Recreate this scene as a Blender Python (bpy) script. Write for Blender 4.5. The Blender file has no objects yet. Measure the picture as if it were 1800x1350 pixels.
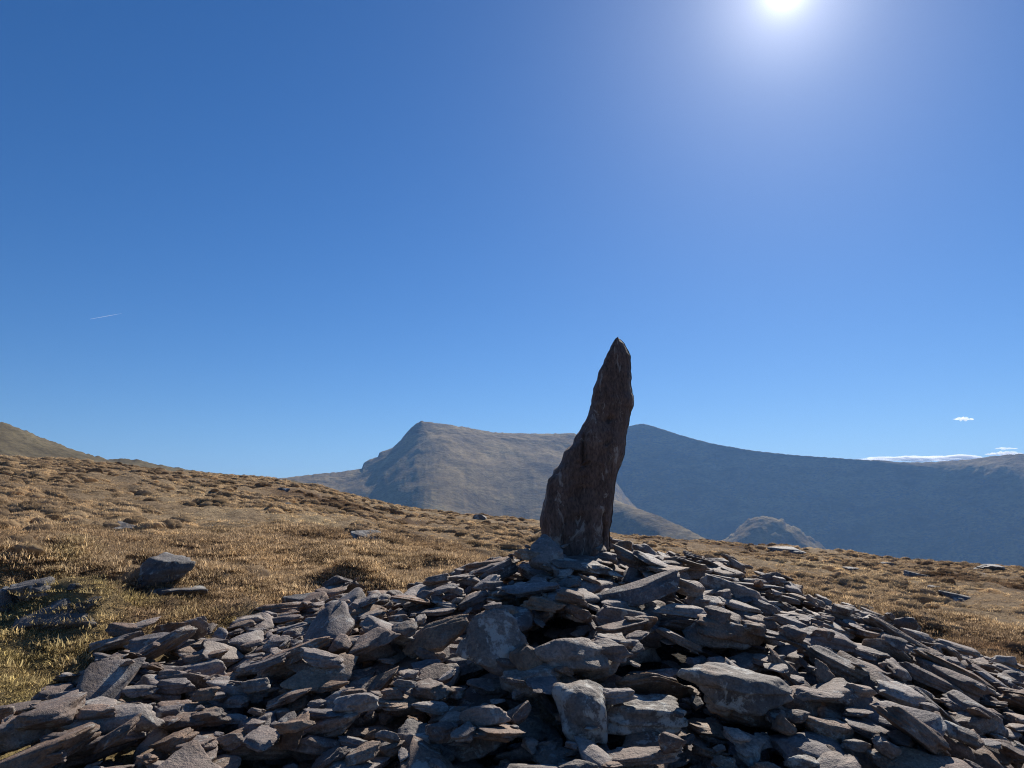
import bpy, math, time
import numpy as np
from mathutils import Vector, Matrix

T0 = time.time()
rng = np.random.default_rng(7)
sc = bpy.context.scene
COL = sc.collection

# ------------------------------------------------------------------ camera
PITCH = math.radians(9.8)
EYE = 1.6
FPX = 1300.0                       # focal length in pixels of an 1800 px wide frame
cam_d = bpy.data.cameras.new('camera')
cam_d.sensor_width = 36.0
cam_d.lens = FPX / 1800 * 36.0
cam_d.clip_start = 0.1
cam_d.clip_end = 90000
cam = bpy.data.objects.new('camera', cam_d)
cam.location = (0, 0, EYE)
cam.rotation_euler = (math.pi / 2 + PITCH, 0, 0)
COL.objects.link(cam)
sc.camera = cam

# ------------------------------------------------------------------ sky and sun
SUN_AZ, SUN_EL = math.radians(22.4), math.radians(35.75)
SUN = Vector((math.sin(SUN_AZ) * math.cos(SUN_EL), math.cos(SUN_AZ) * math.cos(SUN_EL), math.sin(SUN_EL)))
world = bpy.data.worlds.new('World')
sc.world = world
world.use_nodes = True
wn, wl = world.node_tree.nodes, world.node_tree.links
wn.clear()
w_out = wn.new('ShaderNodeOutputWorld')
w_bg = wn.new('ShaderNodeBackground')
w_sky = wn.new('ShaderNodeTexSky')
w_sky.sky_type = 'NISHITA'
w_sky.sun_disc = False
w_sky.sun_elevation = SUN_EL
w_sky.sun_rotation = SUN_AZ
w_sky.altitude = 700
w_sky.air_density = 1.0
w_sky.dust_density = 0.3
w_sky.ozone_density = 2.6
SKY_STRENGTH = 0.064
w_bg.inputs['Strength'].default_value = SKY_STRENGTH
# the sun itself and the bright air right round it, as part of the sky
w_tc = wn.new('ShaderNodeTexCoord')
w_dot = wn.new('ShaderNodeVectorMath'); w_dot.operation = 'DOT_PRODUCT'
w_nrm = wn.new('ShaderNodeVectorMath'); w_nrm.operation = 'NORMALIZE'
wl.new(w_tc.outputs['Generated'], w_nrm.inputs[0])
wl.new(w_nrm.outputs[0], w_dot.inputs[0])
w_dot.inputs[1].default_value = SUN
w_add = None
for power, amp in ((20000, 60.0), (3000, 8.0), (420, 4.6), (90, 1.5), (24, 0.3)):
    p = wn.new('ShaderNodeMath'); p.operation = 'POWER'; p.use_clamp = False
    mx = wn.new('ShaderNodeMath'); mx.operation = 'MAXIMUM'; mx.inputs[1].default_value = 0.0
    wl.new(w_dot.outputs['Value'], mx.inputs[0])
    wl.new(mx.outputs[0], p.inputs[0]); p.inputs[1].default_value = power
    m = wn.new('ShaderNodeMath'); m.operation = 'MULTIPLY'; m.inputs[1].default_value = amp
    wl.new(p.outputs[0], m.inputs[0])
    if w_add is None:
        w_add = m
    else:
        a = wn.new('ShaderNodeMath'); a.operation = 'ADD'
        wl.new(w_add.outputs[0], a.inputs[0]); wl.new(m.outputs[0], a.inputs[1]); w_add = a
w_col = wn.new('ShaderNodeMixRGB'); w_col.blend_type = 'MULTIPLY'; w_col.inputs[0].default_value = 1.0
wl.new(w_add.outputs[0], w_col.inputs[1]); w_col.inputs[2].default_value = (1.0, 0.97, 0.96, 1)
w_sum = wn.new('ShaderNodeMixRGB'); w_sum.blend_type = 'ADD'; w_sum.inputs[0].default_value = 1.0
w_hs = wn.new('ShaderNodeHueSaturation'); w_hs.inputs['Saturation'].default_value = 1.3
w_tint = wn.new('ShaderNodeMixRGB'); w_tint.blend_type = 'MULTIPLY'; w_tint.inputs[0].default_value = 1.0
w_tint.inputs[2].default_value = (0.64, 0.79, 1.0, 1)
wl.new(w_sky.outputs[0], w_hs.inputs['Color']); wl.new(w_hs.outputs[0], w_tint.inputs[1]); wl.new(w_tint.outputs[0], w_sum.inputs[1]); wl.new(w_col.outputs[0], w_sum.inputs[2])
wl.new(w_sum.outputs[0], w_bg.inputs['Color'])
wl.new(w_bg.outputs[0], w_out.inputs['Surface'])

sun_d = bpy.data.lights.new('sun', 'SUN')
sun_d.energy = 5.0
sun_d.angle = math.radians(0.53)
sun_d.color = (1.0, 0.93, 0.84)
sun_o = bpy.data.objects.new('sun', sun_d)
sun_o.rotation_euler = SUN.to_track_quat('Z', 'Y').to_euler()
sun_o.location = (20, 50, 60)
COL.objects.link(sun_o)

sc.view_settings.view_transform = 'Standard'
sc.view_settings.look = 'None'
sc.view_settings.gamma = 1.0
sc.view_settings.exposure = 0.42
sc.view_settings.use_curve_mapping = False
sc.render.engine = 'CYCLES'
sc.cycles.use_denoising = True
sc.cycles.max_bounces = 6
sc.cycles.diffuse_bounces = 2
sc.cycles.transmission_bounces = 4
sc.cycles.volume_bounces = 1
sc.cycles.denoising_prefilter = 'NONE'
sc.cycles.pixel_filter_type = 'BLACKMAN_HARRIS'
sc.cycles.filter_width = 1.1
sc.cycles.sample_clamp_indirect = 6.0

# ------------------------------------------------------------------ helpers
def _hash(ix, iy, iz, seed):
    h = (ix.astype(np.int64) * 374761393 + iy.astype(np.int64) * 668265263 + iz.astype(np.int64) * 2147483647 + seed * 974711) & 0xFFFFFFFF
    h = ((h ^ (h >> 13)) * 1274126177) & 0xFFFFFFFF
    h = ((h ^ (h >> 16)) * 2246822519) & 0xFFFFFFFF
    return ((h ^ (h >> 15)) & 0xFFFFFF) / float(0xFFFFFF) * 2 - 1

def noise(x, y, z=None, seed=0):
    """smooth value noise, -1..1"""
    x = np.asarray(x, float); y = np.asarray(y, float)
    z = np.zeros_like(x) if z is None else np.asarray(z, float)
    ix, iy, iz = np.floor(x), np.floor(y), np.floor(z)
    fx, fy, fz = x - ix, y - iy, z - iz
    fx, fy, fz = [f * f * f * (f * (f * 6 - 15) + 10) for f in (fx, fy, fz)]
    out = 0
    for a in (0, 1):
        wx = fx if a else 1 - fx
        for b in (0, 1):
            wy = fy if b else 1 - fy
            for c in (0, 1):
                wz = fz if c else 1 - fz
                out = out + wx * wy * wz * _hash(ix + a, iy + b, iz + c, seed)
    return out

def fbm(x, y, z=None, seed=0, octaves=4, gain=0.5):
    t, amp, f = 0, 1.0, 1.0
    zz = np.zeros_like(np.asarray(x, float)) if z is None else z
    for o in range(octaves):
        t = t + amp * noise(x * f, y * f, zz * f, seed + o * 17)
        amp *= gain; f *= 2.03
    return t

def mesh_from(name, verts, faces, mat=None, smooth=True):
    """faces: (n,3) or (n,4) int array"""
    me = bpy.data.meshes.new(name)
    verts = np.asarray(verts, np.float32); faces = np.asarray(faces, np.int32)
    k = faces.shape[1]
    me.vertices.add(len(verts)); me.vertices.foreach_set('co', verts.ravel())
    me.loops.add(faces.size); me.loops.foreach_set('vertex_index', faces.ravel())
    me.polygons.add(len(faces))
    me.polygons.foreach_set('loop_start', np.arange(0, faces.size, k, dtype=np.int32))
    me.polygons.foreach_set('loop_total', np.full(len(faces), k, np.int32))
    me.polygons.foreach_set('use_smooth', np.full(len(faces), smooth, bool))
    me.update(calc_edges=True)
    if mat: me.materials.append(mat)
    return me

def obj(name, me, parent=None, loc=(0, 0, 0), **props):
    o = bpy.data.objects.new(name, me)
    o.location = loc
    COL.objects.link(o)
    if parent is not None: o.parent = parent
    for k, v in props.items(): o[k] = v
    return o

def grid_faces(nu, nv, wrap=False):
    """grid of nu x nv vertices, index = i*nv + j"""
    i = np.arange(nu if wrap else nu - 1)[:, None]; j = np.arange(nv - 1)[None, :]
    i2 = (i + 1) % nu
    return np.stack([i * nv + j, i2 * nv + j, i2 * nv + j + 1, i * nv + j + 1], -1).reshape(-1, 4)

cp, sp = math.cos(PITCH), math.sin(PITCH)
def ray(px, py):
    """world direction of a pixel of the 1800 x 1350 frame"""
    r, u = (np.asarray(px, float) - 900), (675 - np.asarray(py, float))
    return np.stack([r, FPX * cp - u * sp, FPX * sp + u * cp], -1)
def project(P):
    P = np.asarray(P, float) - np.array([0, 0, EYE])
    f = P[..., 1] * cp + P[..., 2] * sp
    u = -P[..., 1] * sp + P[..., 2] * cp
    return 900 + FPX * P[..., 0] / f, 675 - FPX * u / f, f
def skyline(pts):
    p = np.array(pts, float); d = ray(p[:, 0], p[:, 1])
    return np.arctan2(d[:, 0], d[:, 1]), d[:, 2] / np.hypot(d[:, 0], d[:, 1])

# ------------------------------------------------------------------ material helpers
class NT:
    def __init__(self, name):
        self.m = bpy.data.materials.new(name); self.m.use_nodes = True
        self.n, self.l = self.m.node_tree.nodes, self.m.node_tree.links
        self.n.clear()
        self.out = self.n.new('ShaderNodeOutputMaterial')
    def node(self, t, **kw):
        nd = self.n.new(t)
        for k, v in kw.items():
            if k.startswith('_'): setattr(nd, k[1:], v)
        return nd
    def link(self, a, b): self.l.new(a, b)
    def noise(self, vec, scale, detail=4, rough=0.55, dist=0.0):
        nd = self.n.new('ShaderNodeTexNoise'); nd.inputs['Scale'].default_value = scale
        nd.inputs['Detail'].default_value = detail; nd.inputs['Roughness'].default_value = rough
        nd.inputs['Distortion'].default_value = dist
        if vec is not None: self.l.new(vec, nd.inputs['Vector'])
        return nd.outputs['Fac']
    def ramp(self, fac, stops):
        nd = self.n.new('ShaderNodeValToRGB'); e = nd.color_ramp.elements
        while len(e) < len(stops): e.new(0.5)
        for el, (p, c) in zip(e, stops):
            el.position = p; el.color = (*c, 1) if len(c) == 3 else c
        self.l.new(fac, nd.inputs[0]); return nd.outputs[0]
    def mix(self, fac, a, b, mode='MIX'):
        nd = self.n.new('ShaderNodeMixRGB'); nd.blend_type = mode
        for s, v in ((0, fac), (1, a), (2, b)):
            if isinstance(v, (int, float)): nd.inputs[s].default_value = v
            elif isinstance(v, tuple): nd.inputs[s].default_value = (*v, 1)
            else: self.l.new(v, nd.inputs[s])
        return nd.outputs[0]
    def math(self, op, a, b=0.0, clamp=False):
        nd = self.n.new('ShaderNodeMath'); nd.operation = op; nd.use_clamp = clamp
        for s, v in ((0, a), (1, b)):
            if isinstance(v, (int, float)): nd.inputs[s].default_value = v
            else: self.l.new(v, nd.inputs[s])
        return nd.outputs[0]
    def bump(self, h, strength, dist, normal=None):
        nd = self.n.new('ShaderNodeBump'); nd.inputs['Strength'].default_value = strength
        nd.inputs['Distance'].default_value = dist; self.l.new(h, nd.inputs['Height'])
        if normal is not None: self.l.new(normal, nd.inputs['Normal'])
        return nd.outputs[0]
    def principled(self, color, rough=0.8, normal=None, spec=0.3):
        b = self.n.new('ShaderNodeBsdfPrincipled')
        if isinstance(color, tuple): b.inputs['Base Color'].default_value = (*color, 1)
        else: self.l.new(color, b.inputs['Base Color'])
        if isinstance(rough, (int, float)): b.inputs['Roughness'].default_value = rough
        else: self.l.new(rough, b.inputs['Roughness'])
        b.inputs['Specular IOR Level'].default_value = spec
        if normal is not None: self.l.new(normal, b.inputs['Normal'])
        self.l.new(b.outputs[0], self.out.inputs['Surface'])
        return b

def offset_coords(t):
    """object coordinates shifted by the object's random number, so that no two stones look alike"""
    tc = t.node('ShaderNodeTexCoord'); oi = t.node('ShaderNodeObjectInfo')
    geo = t.node('ShaderNodeNewGeometry')
    add = t.node('ShaderNodeVectorMath', _operation='ADD')
    sclv = t.node('ShaderNodeVectorMath', _operation='SCALE'); sclv.inputs[0].default_value = (37, 19, 53)
    t.link(oi.outputs['Random'], sclv.inputs['Scale'])
    t.link(geo.outputs['Position'], add.inputs[0]); t.link(sclv.outputs[0], add.inputs[1])
    return add.outputs[0], oi.outputs['Random'], geo

def stone_material(name, tones, lichen=0.6, lichen_scale=7.0, rust=0.25, use_island=False, level=0.575):
    t = NT(name)
    vec, rnd, geo = offset_coords(t)
    if use_island: rnd = geo.outputs['Random Per Island']
    base = t.ramp(rnd, [(i / (len(tones) - 1), c) for i, c in enumerate(tones)])
    n1 = t.noise(vec, 5.5, 6, 0.62)
    col = t.mix(1.0, base, t.ramp(n1, [(0.30, (0.48, 0.46, 0.46)), (0.5, (1.05, 1.05, 1.05)), (0.72, (1.6, 1.5, 1.42))]), 'MULTIPLY')
    n2 = t.noise(vec, 60, 5, 0.7)
    col = t.mix(1.0, col, t.ramp(n2, [(0.32, (0.6, 0.6, 0.6)), (0.52, (1.03, 1.03, 1.03)), (0.70, (1.45, 1.45, 1.45))]), 'MULTIPLY')
    nr = t.noise(vec, 3.1, 4, 0.6, 0.6)
    col = t.mix(t.math('MULTIPLY', t.ramp(nr, [(0.56, (0, 0, 0)), (0.70, (1, 1, 1))]), rust), col, (0.23, 0.115, 0.05))
    nl = t.noise(vec, lichen_scale, 6, 0.68, 0.5)
    nl2 = t.noise(vec, lichen_scale * 5, 4, 0.7)
    lm = t.ramp(t.math('ADD', nl, t.math('MULTIPLY', t.math('SUBTRACT', nl2, 0.5), 0.35)), [(level, (0, 0, 0)), (level + 0.06, (1, 1, 1))])
    col = t.mix(t.math('MULTIPLY', lm, lichen), col, (0.46, 0.45, 0.40))
    h = t.math('ADD', t.math('MULTIPLY', n1, 1.0), t.math('MULTIPLY', n2, 0.35))
    nrm = t.bump(h, 0.95, 0.04)
    nrm = t.bump(t.noise(vec, 130, 4, 0.7), 0.35, 0.006, nrm)
    t.principled(col, t.ramp(n2, [(0.3, (0.62,) * 3), (0.7, (0.82,) * 3)]), nrm, 0.35)
    return t.m

TONES = [(0.13, 0.105, 0.092), (0.25, 0.165, 0.11), (0.19, 0.165, 0.155), (0.33, 0.285, 0.245), (0.16, 0.105, 0.075), (0.22, 0.195, 0.185), (0.31, 0.22, 0.15), (0.12, 0.1, 0.092),
         (0.28, 0.245, 0.22), (0.2, 0.15, 0.12), (0.36, 0.31, 0.26), (0.17, 0.148, 0.14), (0.24, 0.15, 0.095), (0.25, 0.215, 0.19)]
TONES = [tuple(0.92 * c for c in t_) for t_ in TONES]
M_STONE = stone_material('cairn_sandstone', TONES)
M_STONE_LICHEN = stone_material('cairn_sandstone_lichened', [(0.15, 0.13, 0.112), (0.2, 0.175, 0.15)], 0.95, 4.2, 0.55, level=0.52)
M_STONE_BROWN = stone_material('cairn_sandstone_brown', [(0.18, 0.125, 0.09), (0.23, 0.155, 0.10)], 0.15, 6.0, 0.6)
M_RUBBLE = stone_material('cairn_rubble', TONES, use_island=True)
M_BOULDER = stone_material('moor_rock', [(0.10, 0.094, 0.088), (0.14, 0.13, 0.12)], 0.75, 3.4, 0.1, level=0.56)

def standing_material():
    t = NT('standing_stone_rock')
    tc = t.node('ShaderNodeTexCoord')
    mp = t.node('ShaderNodeMapping'); mp.inputs['Scale'].default_value = (1, 1, 0.38)
    t.link(tc.outputs['Object'], mp.inputs[0]); vec = mp.outputs[0]
    n1 = t.noise(vec, 4.5, 6, 0.65)
    col = t.ramp(n1, [(0.3, (0.07, 0.048, 0.038)), (0.5, (0.125, 0.086, 0.068)), (0.7, (0.18, 0.132, 0.106))])
    n2 = t.noise(vec, 55, 5, 0.7)
    col = t.mix(1.0, col, t.ramp(n2, [(0.32, (0.42,) * 3), (0.68, (1.6,) * 3)]), 'MULTIPLY')
    nl = t.noise(vec, 9, 6, 0.7, 0.8)
    col = t.mix(t.math('MULTIPLY', t.ramp(nl, [(0.575, (0, 0, 0)), (0.63, (1, 1, 1))]), 0.7), col, (0.38, 0.35, 0.31))
    ny = t.noise(vec, 14, 4, 0.6)
    col = t.mix(t.math('MULTIPLY', t.ramp(ny, [(0.70, (0, 0, 0)), (0.74, (1, 1, 1))]), 0.5), col, (0.2, 0.16, 0.04))
    nrm = t.bump(t.math('ADD', n1, t.math('MULTIPLY', n2, 0.4)), 0.9, 0.04)
    nrm = t.bump(t.noise(vec, 160, 3, 0.7), 0.4, 0.006, nrm)
    t.principled(col, 0.78, nrm, 0.25)
    return t.m

def moor_colour(t, green_fac=1.0):
    """brown moor grass in patches, shared by the soil and by the blades"""
    geo = t.node('ShaderNodeNewGeometry'); pos = geo.outputs['Position']
    n1 = t.noise(pos, 0.16, 5, 0.6, 0.4)
    col = t.ramp(n1, [(0.34, (0.15, 0.1, 0.064)), (0.45, (0.32, 0.238, 0.155)), (0.6, (0.39, 0.3, 0.195)), (0.75, (0.43, 0.35, 0.23))])
    n2 = t.noise(pos, 0.9, 5, 0.65)
    col = t.mix(1.0, col, t.ramp(n2, [(0.3, (0.6, 0.58, 0.55)), (0.5, (1, 1, 1)), (0.7, (1.25, 1.22, 1.12))]), 'MULTIPLY')
    # the short green turf round the foot of the cairn
    dist = t.node('ShaderNodeVectorMath', _operation='DISTANCE')
    t.link(pos, dist.inputs[0]); dist.inputs[1].default_value = (-3.4, 3.6, 0.3)
    gm = t.math('ADD', t.math('MULTIPLY', dist.outputs['Value'], -0.24), 0.95)
    gm = t.math('ADD', gm, t.math('MULTIPLY', t.math('SUBTRACT', t.noise(pos, 1.3, 5, 0.65), 0.5), 2.6), True)
    col = t.mix(t.math('MULTIPLY', gm, green_fac), col, t.ramp(n2, [(0.35, (0.27, 0.235, 0.085)), (0.65, (0.42, 0.35, 0.17))]))
    return col, pos

def moor_material():
    t = NT('moor_soil_and_thatch')
    col, pos = moor_colour(t, 0.8)
    n3 = t.noise(pos, 9, 6, 0.7)
    col = t.mix(1.0, col, t.ramp(n3, [(0.3, (0.4, 0.36, 0.33)), (0.5, (0.85, 0.82, 0.78)), (0.72, (1.3, 1.24, 1.14))]), 'MULTIPLY')
    n4 = t.noise(pos, 45, 4, 0.7)
    h = t.math('ADD', n3, t.math('MULTIPLY', n4, 0.4))
    t.principled(col, 0.95, t.bump(h, 1.0, 0.12), 0.05)
    return t.m

def blade_material(name, light=1.0):
    t = NT(name)
    col, pos = moor_colour(t)
    oi = t.node('ShaderNodeObjectInfo')
    geo = t.node('ShaderNodeNewGeometry')
    v = t.ramp(oi.outputs['Random'], [(0, (0.7 * light, 0.66 * light, 0.62 * light)), (0.6, (1.1 * light,) * 3), (1, (1.55 * light, 1.5 * light, 1.35 * light))])
    col = t.mix(1.0, col, v, 'MULTIPLY')
    v2 = t.ramp(geo.outputs['Random Per Island'], [(0, (0.45, 0.42, 0.4)), (0.6, (1.0, 1.0, 1.0)), (0.9, (1.5, 1.48, 1.4)), (1, (2.0, 1.9, 1.6))])
    col = t.mix(1.0, col, v2, 'MULTIPLY')
    d = t.node('ShaderNodeBsdfDiffuse'); tr = t.node('ShaderNodeBsdfTranslucent'); mx = t.node('ShaderNodeMixShader')
    t.link(col, d.inputs[0]); t.link(col, tr.inputs[0]); mx.inputs[0].default_value = 0.58
    t.link(d.outputs[0], mx.inputs[1]); t.link(tr.outputs[0], mx.inputs[2]); t.link(mx.outputs[0], t.out.inputs['Surface'])
    return t.m

def hill_material(name, c0, c1, c2, scale):
    t = NT(name)
    geo = t.node('ShaderNodeNewGeometry'); pos = geo.outputs['Position']
    mp = t.node('ShaderNodeMapping'); mp.inputs['Scale'].default_value = (1, 1, 2.5); t.link(pos, mp.inputs[0])
    n1 = t.noise(mp.outputs[0], scale, 8, 0.66, 0.5)
    col = t.ramp(n1, [(0.32, c0), (0.5, c1), (0.68, c2)])
    n2 = t.noise(mp.outputs[0], scale * 9, 6, 0.7)
    col = t.mix(1.0, col, t.ramp(n2, [(0.3, (0.55,) * 3), (0.5, (1,) * 3), (0.7, (1.3,) * 3)]), 'MULTIPLY')
    # bare rock shows where the ground is steep and broken
    sep = t.node('ShaderNodeSeparateXYZ'); t.link(geo.outputs['True Normal'], sep.inputs[0])
    steep = t.math('ADD', sep.outputs['Z'], t.math('MULTIPLY', t.math('SUBTRACT', n2, 0.5), 0.8))
    col = t.mix(t.ramp(steep, [(0.50, (1, 1, 1)), (0.66, (0, 0, 0))]), col, (0.11, 0.105, 0.10))
    t.principled(col, 0.95, t.bump(t.math('ADD', n1, t.math('MULTIPLY', n2, 0.3)), 0.8, 6.0 * 0.01 / scale), 0.05)
    return t.m

# ------------------------------------------------------------------ the moor
K = EYE / 62.0 ** 2
az_m, te_m = skyline([(-300, 770), (-150, 790), (0, 808), (120, 815), (250, 829), (360, 838), (480, 848), (560, 862), (640, 884), (720, 900), (800, 909), (900, 917),
                      (960, 923), (1100, 946), (1180, 952), (1250, 957), (1400, 969), (1500, 979), (1600, 990), (1700, 997), (1800, 1004), (1950, 1016), (2100, 1030)])
s_m = te_m + 2 * math.sqrt(K * EYE)
Am = np.stack([np.sin(az_m), np.cos(az_m)], 1)
(PA, PB), *_ = np.linalg.lstsq(Am, s_m, rcond=None)
res_m = s_m - Am @ np.array([PA, PB])

def ground_smooth(x, y):
    r = np.hypot(x, y) + 1e-6; az = np.arctan2(x, y)
    s = PA * x / r + PB * y / r
    extra = np.interp(az, az_m, res_m, left=0, right=0)
    w = np.clip((r - 6) / 25, 0, 1)
    z = (s + extra * w * w * (3 - 2 * w)) * r - K * r * r
    lo = -135.0
    d = np.clip((z - lo) / 6.0, -40, 40)
    return np.where(d > 12, z, lo + 6.0 * np.log1p(np.exp(d)))

HUMMOCKS = []
for hpx, hpy, hw_, hh_ in ((170, 1095, 0.5, 0.26), (120, 1105, 0.5, 0.2), (338, 1020, 0.55, 0.3), (440, 1100, 0.3, 0.2), (625, 1036, 0.45, 0.3), (395, 1085, 0.35, 0.16), (150, 1010, 0.8, 0.3), (585, 1060, 0.3, 0.2), (25, 1020, 0.7, 0.3), (300, 1095, 0.4, 0.12), (1600, 1095, 0.4, 0.2), (1760, 1165, 0.4, 0.2)):
    d_ = ray(hpx, hpy); d_ = d_ / np.linalg.norm(d_)
    t_ = np.arange(3, 60, 0.02); p_ = np.array([0, 0, EYE]) + t_[:, None] * d_
    q_ = p_[np.argmax(p_[:, 2] < ground_smooth(p_[:, 0], p_[:, 1]) + 0.1)]
    HUMMOCKS.append((q_[0], q_[1], hw_, hh_))

def ground(x, y):
    x = np.asarray(x, float); y = np.asarray(y, float)
    z = ground_smooth(x, y)
    for hx, hy, hw_, hh_ in HUMMOCKS:
        d2 = ((x - hx) / (hw_ * 1.5)) ** 2 + ((y - hy) / hw_) ** 2
        z = z + hh_ * np.exp(-d2 * 1.5) * (1 + 0.4 * noise(x * 3.1, y * 3.1, seed=19))
    r = np.hypot(x, y)
    amp = np.clip((r - 2.0) / 10, 0.25, 1) * np.clip(1.6 - r / 260, 0.2, 1)
    hum = fbm(x * 0.55, y * 0.55, seed=3, octaves=3) * 0.12 + np.abs(noise(x * 1.7, y * 1.7, seed=9)) * 0.15
    z = z + amp * hum + 0.16 * noise(x * 0.16, y * 0.16, seed=21) * np.clip((r - 5) / 12, 0, 1)
    return z + 1.5 * noise(x * 0.02, y * 0.02, seed=31) * np.clip((r - 90) / 100, 0, 1)

az_in = np.radians(np.linspace(-46, 46, 600))
az_out = np.radians(np.linspace(46, 314, 68)[1:-1])
azs = np.concatenate([az_in, az_out])
rs = np.concatenate([[0.02], np.geomspace(0.9, 260, 300), np.geomspace(270, 5200, 50)])
A, R_ = np.meshgrid(azs, rs, indexing='ij')
X, Y = R_ * np.sin(A), R_ * np.cos(A)
Z = ground(X, Y)
M_MOOR = moor_material()
obj('ground', mesh_from('ground', np.stack([X, Y, Z], -1).reshape(-1, 3), grid_faces(len(azs), len(rs), True)[:, ::-1], M_MOOR),
    kind='structure', label='brown moorland falling away to the right')

# ------------------------------------------------------------------ hills and mountains
def ridge(name, pts, dist, front, back, mat, label, nr=120, daz=0.0011, rough=1.0, seed=1, bottom=-140, gully=1.0, crest_rough=0.8, cliff=0.02):
    """a mountain with a real crest line. pts: skyline samples, dist(az): metres to the crest,
    front(az, d): drop below the crest d metres in front of it, back: fall behind it (slope)"""
    a, te = skyline(pts)
    n = int((a[-1] - a[0]) / daz) + 1
    az = np.linspace(a[0], a[-1], n)
    rc = dist(az)
    hc = np.interp(az, a, te) * rc + EYE
    def wide(v, rad):
        k = max(1, int(rad / daz)); ker = np.hanning(2 * k + 3); ker /= ker.sum()
        return np.convolve(np.pad(v, k + 1, mode='edge'), ker, 'valid')
    hs, hm = wide(hc, 0.075), wide(hc, 0.02)
    hc = hc + crest_rough * fbm(az * 220, az * 0 + seed, seed=seed, octaves=4)
    dmax = rc * 0.62
    hraw = hc
    q = np.concatenate([-np.geomspace(1.0, 0.004, 28), [0], np.geomspace(0.0015, 1, nr)])
    Q, AZ = np.meshgrid(q, az, indexing='xy')
    RC = rc[:, None]
    D = np.where(Q > 0, Q * dmax[:, None], Q * 900)
    R = RC - D
    x, y = R * np.sin(AZ), R * np.cos(AZ)
    drop = np.where(D > 0, front(AZ, np.maximum(D, 0)), np.maximum(-D, 0) * back)
    away = np.clip(np.abs(D) / 60, 0, 1)
    # the broken crest line dies out down the slope
    b1 = np.clip(np.abs(D) / np.where(D > 0, cliff * RC, 0.08 * RC), 0, 1); b1 = b1 * b1 * (3 - 2 * b1)
    b2 = np.clip(np.abs(D) / (0.07 * RC), 0, 1); b2 = b2 * b2 * (3 - 2 * b2)
    HC = hc[:, None] * (1 - b1) + b1 * (hm[:, None] * (1 - b2) + hs[:, None] * b2)
    HC = np.minimum(HC, hraw[:, None] + 0.16 * np.abs(D))
    g = fbm(x / 75, y / 75, seed=seed + 5, octaves=5, gain=0.55) * 8 * rough * away
    gul = np.abs(noise(AZ * RC / 38 + 1.3 * noise(x / 90, y / 90, seed=seed + 2), D / 160, seed=seed + 8)) * 10 * gully * np.clip(D / 120, 0, 1)
    fine = fbm(x / 14, y / 14, seed=seed + 9, octaves=3) * 1.6 * rough * np.clip(np.abs(D) / 12, 0, 1)
    z = np.maximum(HC - drop + g - gul + fine, bottom)
    return obj(name, mesh_from(name, np.stack([x, y, z], -1).reshape(-1, 3), grid_faces(n, len(q)), mat), kind='structure', label=label)

def soft_drop(d, gentle, s1, s2):
    """slope s1 for the first `gentle` metres, s2 below"""
    w = 0.28 * gentle + 4.0                      # rounded brow
    q = np.clip((d - gentle) / w, -30, 30)
    over = np.where(q > 20, d - gentle, w * np.log1p(np.exp(q))) - w * np.log1p(np.exp(-gentle / w)) * np.clip(1 - d / (2 * gentle + 1), 0, 1)
    over = np.maximum(over, 0)
    return d * s1 + over * (s2 - s1)

M_HILL = hill_material('hill_grass', (0.075, 0.058, 0.03), (0.135, 0.108, 0.058), (0.19, 0.155, 0.085), 0.035)
M_MOUNT = hill_material('mountain_grass', (0.11, 0.078, 0.036), (0.22, 0.162, 0.075), (0.32, 0.245, 0.115), 0.012)

ridge('hill', [(-700, 560), (-400, 610), (-150, 690), (0, 741), (40, 755), (75, 770), (120, 787), (160, 799), (190, 807), (205, 806), (240, 808), (290, 818), (350, 829), (420, 834), (480, 840), (560, 852), (640, 880), (720, 905)],
      lambda a: 420 + 80 * (a + 0.6), lambda a, d: d * 0.30, 0.25, M_HILL,
      'grassy hill rising at the left edge', rough=0.35, seed=41, gully=0.15, crest_rough=0.35, nr=90, daz=0.0013)

def centre_front(a, d):
    px = 900 + FPX * np.tan(a)
    gentle = np.interp(px, [500, 700, 800, 900, 1000, 1150], [900, 700, 480, 400, 380, 420])
    return soft_drop(d, gentle, 0.32, 1.05)
ridge('mountain', [(300, 850), (430, 843), (500, 840), (560, 833), (600, 829), (636, 823), (639, 814), (650, 807), (664, 803), (667, 795), (690, 787), (699, 778), (705, 773), (708, 768), (722, 753), (733, 743), (741, 740), (748, 741), (780, 745), (830, 753), (870, 760), (920, 762),
                   (970, 762), (1010, 762), (1035, 778), (1060, 812), (1080, 842), (1100, 872), (1130, 905), (1165, 945)],
      lambda a: 1560 + 260 * (a + 0.15) + 20 * noise(a * 12, a * 0, seed=77), centre_front, 0.7, M_MOUNT,
      'mountain with a stepped cliff on its left shoulder and grassy slopes', rough=0.4, seed=51, gully=0.2, crest_rough=0.9, cliff=0.022)

def corrie_front(a, d):
    px = 900 + FPX * np.tan(a)
    gentle = np.interp(px, [1100, 1300, 1500, 1600, 1700, 1800, 1950], [3, 3, 5, 18, 60, 120, 160])
    return soft_drop(d, gentle, 0.34, 1.08)
ridge('corrie_wall', [(850, 800), (960, 775), (1050, 762), (1095, 752), (1118, 746), (1131, 745), (1145, 748), (1170, 756), (1200, 766), (1250, 779), (1300, 788), (1340, 794), (1400, 800), (1470, 805), (1540, 809), (1600, 813), (1640, 812), (1700, 808), (1750, 801), (1790, 798), (1850, 795), (1950, 790), (2100, 800), (2300, 830)],
      lambda a: 2250 - 350 * (a - 0.2), corrie_front, 0.35, M_MOUNT,
      'long shaded mountain wall under the sun', rough=0.45, seed=61, gully=0.5, crest_rough=0.9)

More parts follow.
